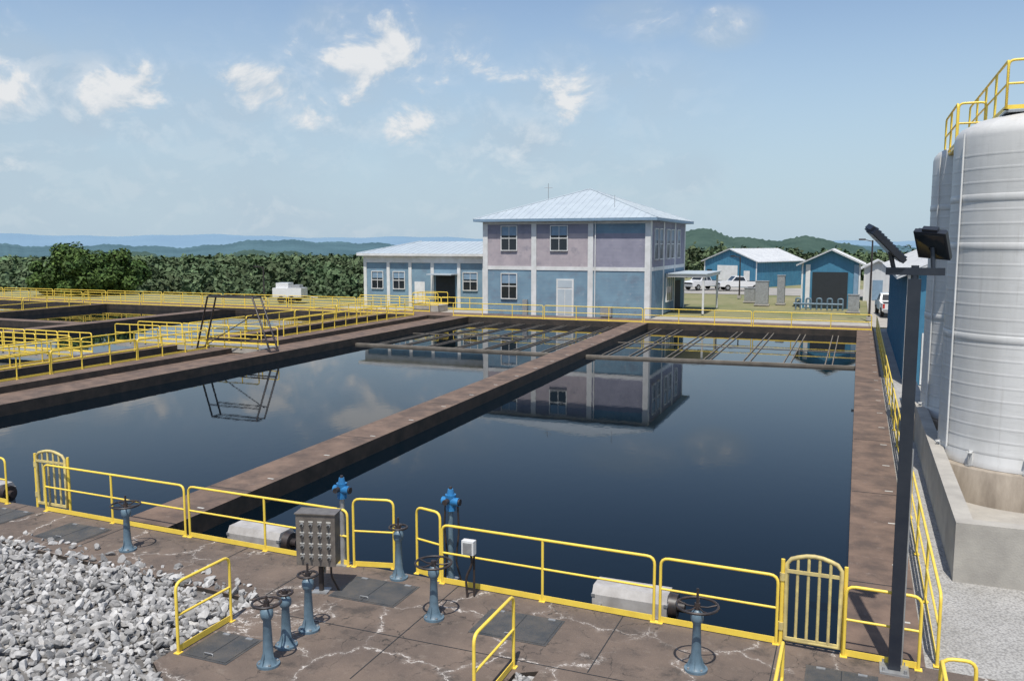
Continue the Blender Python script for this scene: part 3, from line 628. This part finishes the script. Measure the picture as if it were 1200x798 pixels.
for x in np.arange(-18,-7.4,.093):
    for y in np.arange(6.5,12.2,.093):
        xx=x+rng.uniform(-.06,.06); yy=y+rng.uniform(-.06,.06)
        if inrock(xx,yy) and xx*.42+yy*.9>-.8: pts.append((xx,yy,-.04+rng.uniform(-.05,.06)+.05*math.sin(xx*1.7)*math.sin(yy*2.1)))
for _ in range(160):
    x=rng.uniform(-16,-9.3); pts.append((x,11.3+(-9.2-x)*.06+rng.random()**3*.5,.02))
rocks('rock_rubble',pts,.04,.14)
pts=[(rng.uniform(-4.2,-3.9),rng.uniform(9.2,10.65),-.06+rng.uniform(-.03,.04)) for _ in range(260)]
rocks('rock_rubble_patch',pts,.04,.08)
# ------------------------------------------------------------ trees
def crown_pts(c,rx,rz,n,clumps,size,g,spread=.72):
    cc=g.normal(size=(clumps,3)); cc/=np.linalg.norm(cc,axis=1)[:,None]; cc*= (g.random((clumps,1))**.4)*spread
    k=g.integers(clumps,size=n); d=g.normal(size=(n,3)); d/=np.linalg.norm(d,axis=1)[:,None]
    p=cc[k]+d*(.34*g.random((n,1))**.35)*g.uniform(.7,1.15,size=(clumps,1))[k]
    P=p*np.array([rx,rx,rz])+np.array(c)
    nrm=d+g.normal(size=(n,3))*.5+np.array([0,0,.35]); nrm/=np.linalg.norm(nrm,axis=1)[:,None]
    a=np.cross(nrm,g.normal(size=(n,3))); a/=np.linalg.norm(a,axis=1)[:,None]; b_=np.cross(nrm,a); s=size*g.uniform(.6,1.3,size=(n,1))
    return np.stack([P-a*s,P+b_*s*.6,P+a*s,P-b_*s*.6],1).reshape(-1,3)
def tree(x,y,z,h,rx,rz,n=9000,clumps=26,size=.28):
    e=empty('broadleaf_tree',(x,y,z)); M=MB(); M.cone((0,0,-.5),(0,0,h*.5),h*.035,h*.02,bark,10)
    for i in range(7):
        t=i*.9; zz=h*(.22+.05*i); M.cone((0,0,zz),(rx*.6*math.cos(t),rx*.6*math.sin(t),zz+h*.25),h*.012,h*.004,bark,7)
    M.obj('trunk_and_limbs',e); V=crown_pts((0,0,h-rz),rx,rz,n,clumps,size,rng,.8); o=npmesh('crown',V,np.arange(len(V)).reshape(-1,4),green,4); o.parent=e
def at(az,D): return (-math.sin(rad(az))*D, math.cos(rad(az))*D)
x,y=at(48.6,112); tree(x,y,-.15,6.5,4.3,3.6,17000,50,.24)
x,y=at(46.7,113); tree(x,y,-.15,6.0,3.5,3.2,11000,34,.24)
x,y=at(50.3,113); tree(x,y,-.15,4.6,2.8,2.5,7000,24,.24)
VV=[];TT=[]
def forest(az0,az1,d0,d1,area,rx,n,size,lo,hi,rzz=5,tb=0):
    A=.5*rad(az1-az0)*(d1*d1-d0*d0); cnt=int(A/area)
    for _ in range(cnt):
        az=rng.uniform(az0,az1); D=math.sqrt(rng.uniform(d0*d0,d1*d1)); x,y=at(az,D)
        if gh(x,y)>-1.6: continue
        und=.5+.5*math.sin(x*.045+1.3*math.sin(y*.03))*math.cos(y*.028)
        top=6-D*(lo+(hi-lo)*(.55*rng.random()+.45*und)); r=rx*rng.uniform(.65,1.5); rz=rzz*rng.uniform(.8,1.1)
        q=crown_pts((x,y,top-rz),r,rz,n,7,size,rng); VV.append(q); TT.append(np.full(len(q),min(1,max(0,rng.random()*.8+.1+tb))))
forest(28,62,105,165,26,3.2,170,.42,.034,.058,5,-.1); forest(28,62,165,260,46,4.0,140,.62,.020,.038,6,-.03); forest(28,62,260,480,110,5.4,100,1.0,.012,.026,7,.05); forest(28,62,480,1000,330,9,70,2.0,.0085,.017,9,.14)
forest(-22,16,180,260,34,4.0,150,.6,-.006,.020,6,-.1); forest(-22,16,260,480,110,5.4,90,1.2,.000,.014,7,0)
V=np.concatenate(VV); npmesh('distant_forest',V,np.arange(len(V)).reshape(-1,4),forestm,4,np.concatenate(TT))
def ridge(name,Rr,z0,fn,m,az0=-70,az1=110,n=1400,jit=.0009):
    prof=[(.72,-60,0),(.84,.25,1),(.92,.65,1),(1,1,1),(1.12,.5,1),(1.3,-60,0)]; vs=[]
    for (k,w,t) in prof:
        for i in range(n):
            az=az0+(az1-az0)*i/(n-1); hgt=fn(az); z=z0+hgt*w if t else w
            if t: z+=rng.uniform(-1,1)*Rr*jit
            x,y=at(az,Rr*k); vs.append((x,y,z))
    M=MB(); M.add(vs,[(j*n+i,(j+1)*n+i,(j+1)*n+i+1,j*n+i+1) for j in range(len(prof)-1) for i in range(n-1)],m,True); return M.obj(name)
def bump(az,c,w): return math.exp(-((az-c)/w)**2)
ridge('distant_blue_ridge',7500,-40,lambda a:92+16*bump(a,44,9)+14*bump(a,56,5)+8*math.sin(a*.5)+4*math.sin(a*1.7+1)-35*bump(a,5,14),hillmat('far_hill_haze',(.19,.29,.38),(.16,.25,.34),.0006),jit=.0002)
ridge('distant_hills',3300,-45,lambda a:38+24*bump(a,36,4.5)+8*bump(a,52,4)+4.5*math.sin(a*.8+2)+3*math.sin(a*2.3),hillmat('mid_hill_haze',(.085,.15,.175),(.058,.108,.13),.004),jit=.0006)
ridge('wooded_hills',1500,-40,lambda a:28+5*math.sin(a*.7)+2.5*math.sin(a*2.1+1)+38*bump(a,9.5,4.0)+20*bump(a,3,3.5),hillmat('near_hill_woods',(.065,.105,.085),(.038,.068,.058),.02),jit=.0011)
# ------------------------------------------------------------ world and sun
w=bpy.data.worlds.new('World'); S.world=w; w.use_nodes=True; nt=w.node_tree; N=nt.nodes; L=nt.links
bg=N['Background']; out=N['World Output']
sky=N.new('ShaderNodeTexSky'); sky.sky_type='NISHITA'; sky.sun_disc=False; sky.sun_elevation=rad(64); sky.sun_rotation=rad(168); sky.altitude=200; sky.air_density=1.0; sky.dust_density=1.0; sky.ozone_density=2.0
L.new(sky.outputs[0],bg.inputs['Color']); bg.inputs['Strength'].default_value=.14
tc=N.new('ShaderNodeTexCoord'); sp=N.new('ShaderNodeSeparateXYZ'); L.new(tc.outputs['Generated'],sp.inputs[0])
az=mathn(nt,'ARCTAN2',mathn(nt,'MULTIPLY',sp.outputs[0],-1),sp.outputs[1]); el=mathn(nt,'ARCSINE',sp.outputs[2])
def cvec(de):
    c=N.new('ShaderNodeCombineXYZ'); L.new(az,c.inputs[0]); L.new(mathn(nt,'MULTIPLY',mathn(nt,'ADD',el,de),1.35),c.inputs[1]); c.inputs[2].default_value=.37; return c.outputs[0]
cv=cvec(0.0)
mask=None
for (a_,e_,wa,we,s) in [(31.2,12.2,4.6,2.8,1.0),(45.2,8.4,4.6,2.8,1.0),(53,9.4,4.0,3.0,1.0),(39.0,9.2,5.0,2.0,.92),(25.4,11.9,3.2,2.4,.95),(18.5,10.4,4.4,2.4,.92),(30,8.2,9,2.2,.85),(8.5,13.2,2.0,1.2,.95),(14,13.9,3.2,1.3,.9),(54,4.4,3.4,.8,.72),(10.5,4.4,2.6,2.0,.5),(22,6.6,6,2.4,.62)]:
    dx=mathn(nt,'DIVIDE',mathn(nt,'SUBTRACT',az,rad(a_)),rad(wa*1.6)); dy=mathn(nt,'DIVIDE',mathn(nt,'SUBTRACT',el,rad(e_)),rad(we*1.5))
    d=mathn(nt,'SQRT',mathn(nt,'ADD',mathn(nt,'MULTIPLY',dx,dx),mathn(nt,'MULTIPLY',dy,dy)))
    k=mapr(nt,d,.1,1.15,s,0,True); mask=k if mask is None else mathn(nt,'MAXIMUM',mask,k)
nz=noisen(nt,cv,13,9,.60,dist=.3); nzu=noisen(nt,cvec(.014),13,5,.60,dist=.3)
c1=mathn(nt,'ADD',mathn(nt,'MULTIPLY',nz,2.6),mathn(nt,'MULTIPLY',mask,.85))
cf=mapr(nt,c1,1.78,2.25,0,.93,True)
nz2=noisen(nt,cv,5,7,.62)
bandm=mathn(nt,'MULTIPLY',mapr(nt,az,rad(4),rad(16),0,1,True),mapr(nt,el,rad(17),rad(8),0,1,True))
softm=mathn(nt,'MAXIMUM',mapr(nt,mask,0.0,.7,0,1,True),mathn(nt,'MULTIPLY',bandm,.75))
soft=mathn(nt,'MULTIPLY',mapr(nt,nz2,.34,.64,.15,.72),softm)
fac=mathn(nt,'MAXIMUM',mathn(nt,'MULTIPLY',cf,mapr(nt,mask,0,.2,0,1)),soft)
hz=mapr(nt,el,0,rad(20),.88,0,True)
bgc=N.new('ShaderNodeBackground')
light=mathn(nt,'ADD',mapr(nt,mathn(nt,'SUBTRACT',nz,nzu),-.10,.10,-.3,.3),mapr(nt,c1,1.7,2.35,0,.9),clamp=True)
cr=N.new('ShaderNodeMix'); cr.data_type='RGBA'; L.new(light,cr.inputs[0]); cr.inputs[6].default_value=(.47,.58,.69,1); cr.inputs[7].default_value=(.86,.87,.88,1)
L.new(cr.outputs[2],bgc.inputs['Color']); bgc.inputs['Strength'].default_value=.95
bgh=N.new('ShaderNodeBackground'); bgh.inputs['Color'].default_value=(.47,.61,.72,1); bgh.inputs['Strength'].default_value=1
m0=N.new('ShaderNodeMixShader'); L.new(hz,m0.inputs[0]); L.new(bg.outputs[0],m0.inputs[1]); L.new(bgh.outputs[0],m0.inputs[2])
ms=N.new('ShaderNodeMixShader'); L.new(fac,ms.inputs[0]); L.new(m0.outputs[0],ms.inputs[1]); L.new(bgc.outputs[0],ms.inputs[2]); L.new(ms.outputs[0],out.inputs['Surface'])
sd=bpy.data.lights.new('sun','SUN'); sd.energy=4.9; sd.angle=rad(.53); sd.color=(1,.955,.88); so=bpy.data.objects.new('sun',sd); S.collection.objects.link(so)
so.rotation_euler=Vector((-.10,.47,-1)).to_track_quat('-Z','Y').to_euler()
S.view_settings.view_transform='Standard'; S.view_settings.look='None'; S.view_settings.exposure=0
cd=bpy.data.cameras.new('camera'); cd.sensor_width=36; cd.lens=30.09; cd.clip_end=30000; cd.clip_start=.1
co=bpy.data.objects.new('camera',cd); S.collection.objects.link(co); co.location=(0,0,6); co.rotation_euler=(rad(90-6.5),0,rad(22)); S.camera=co
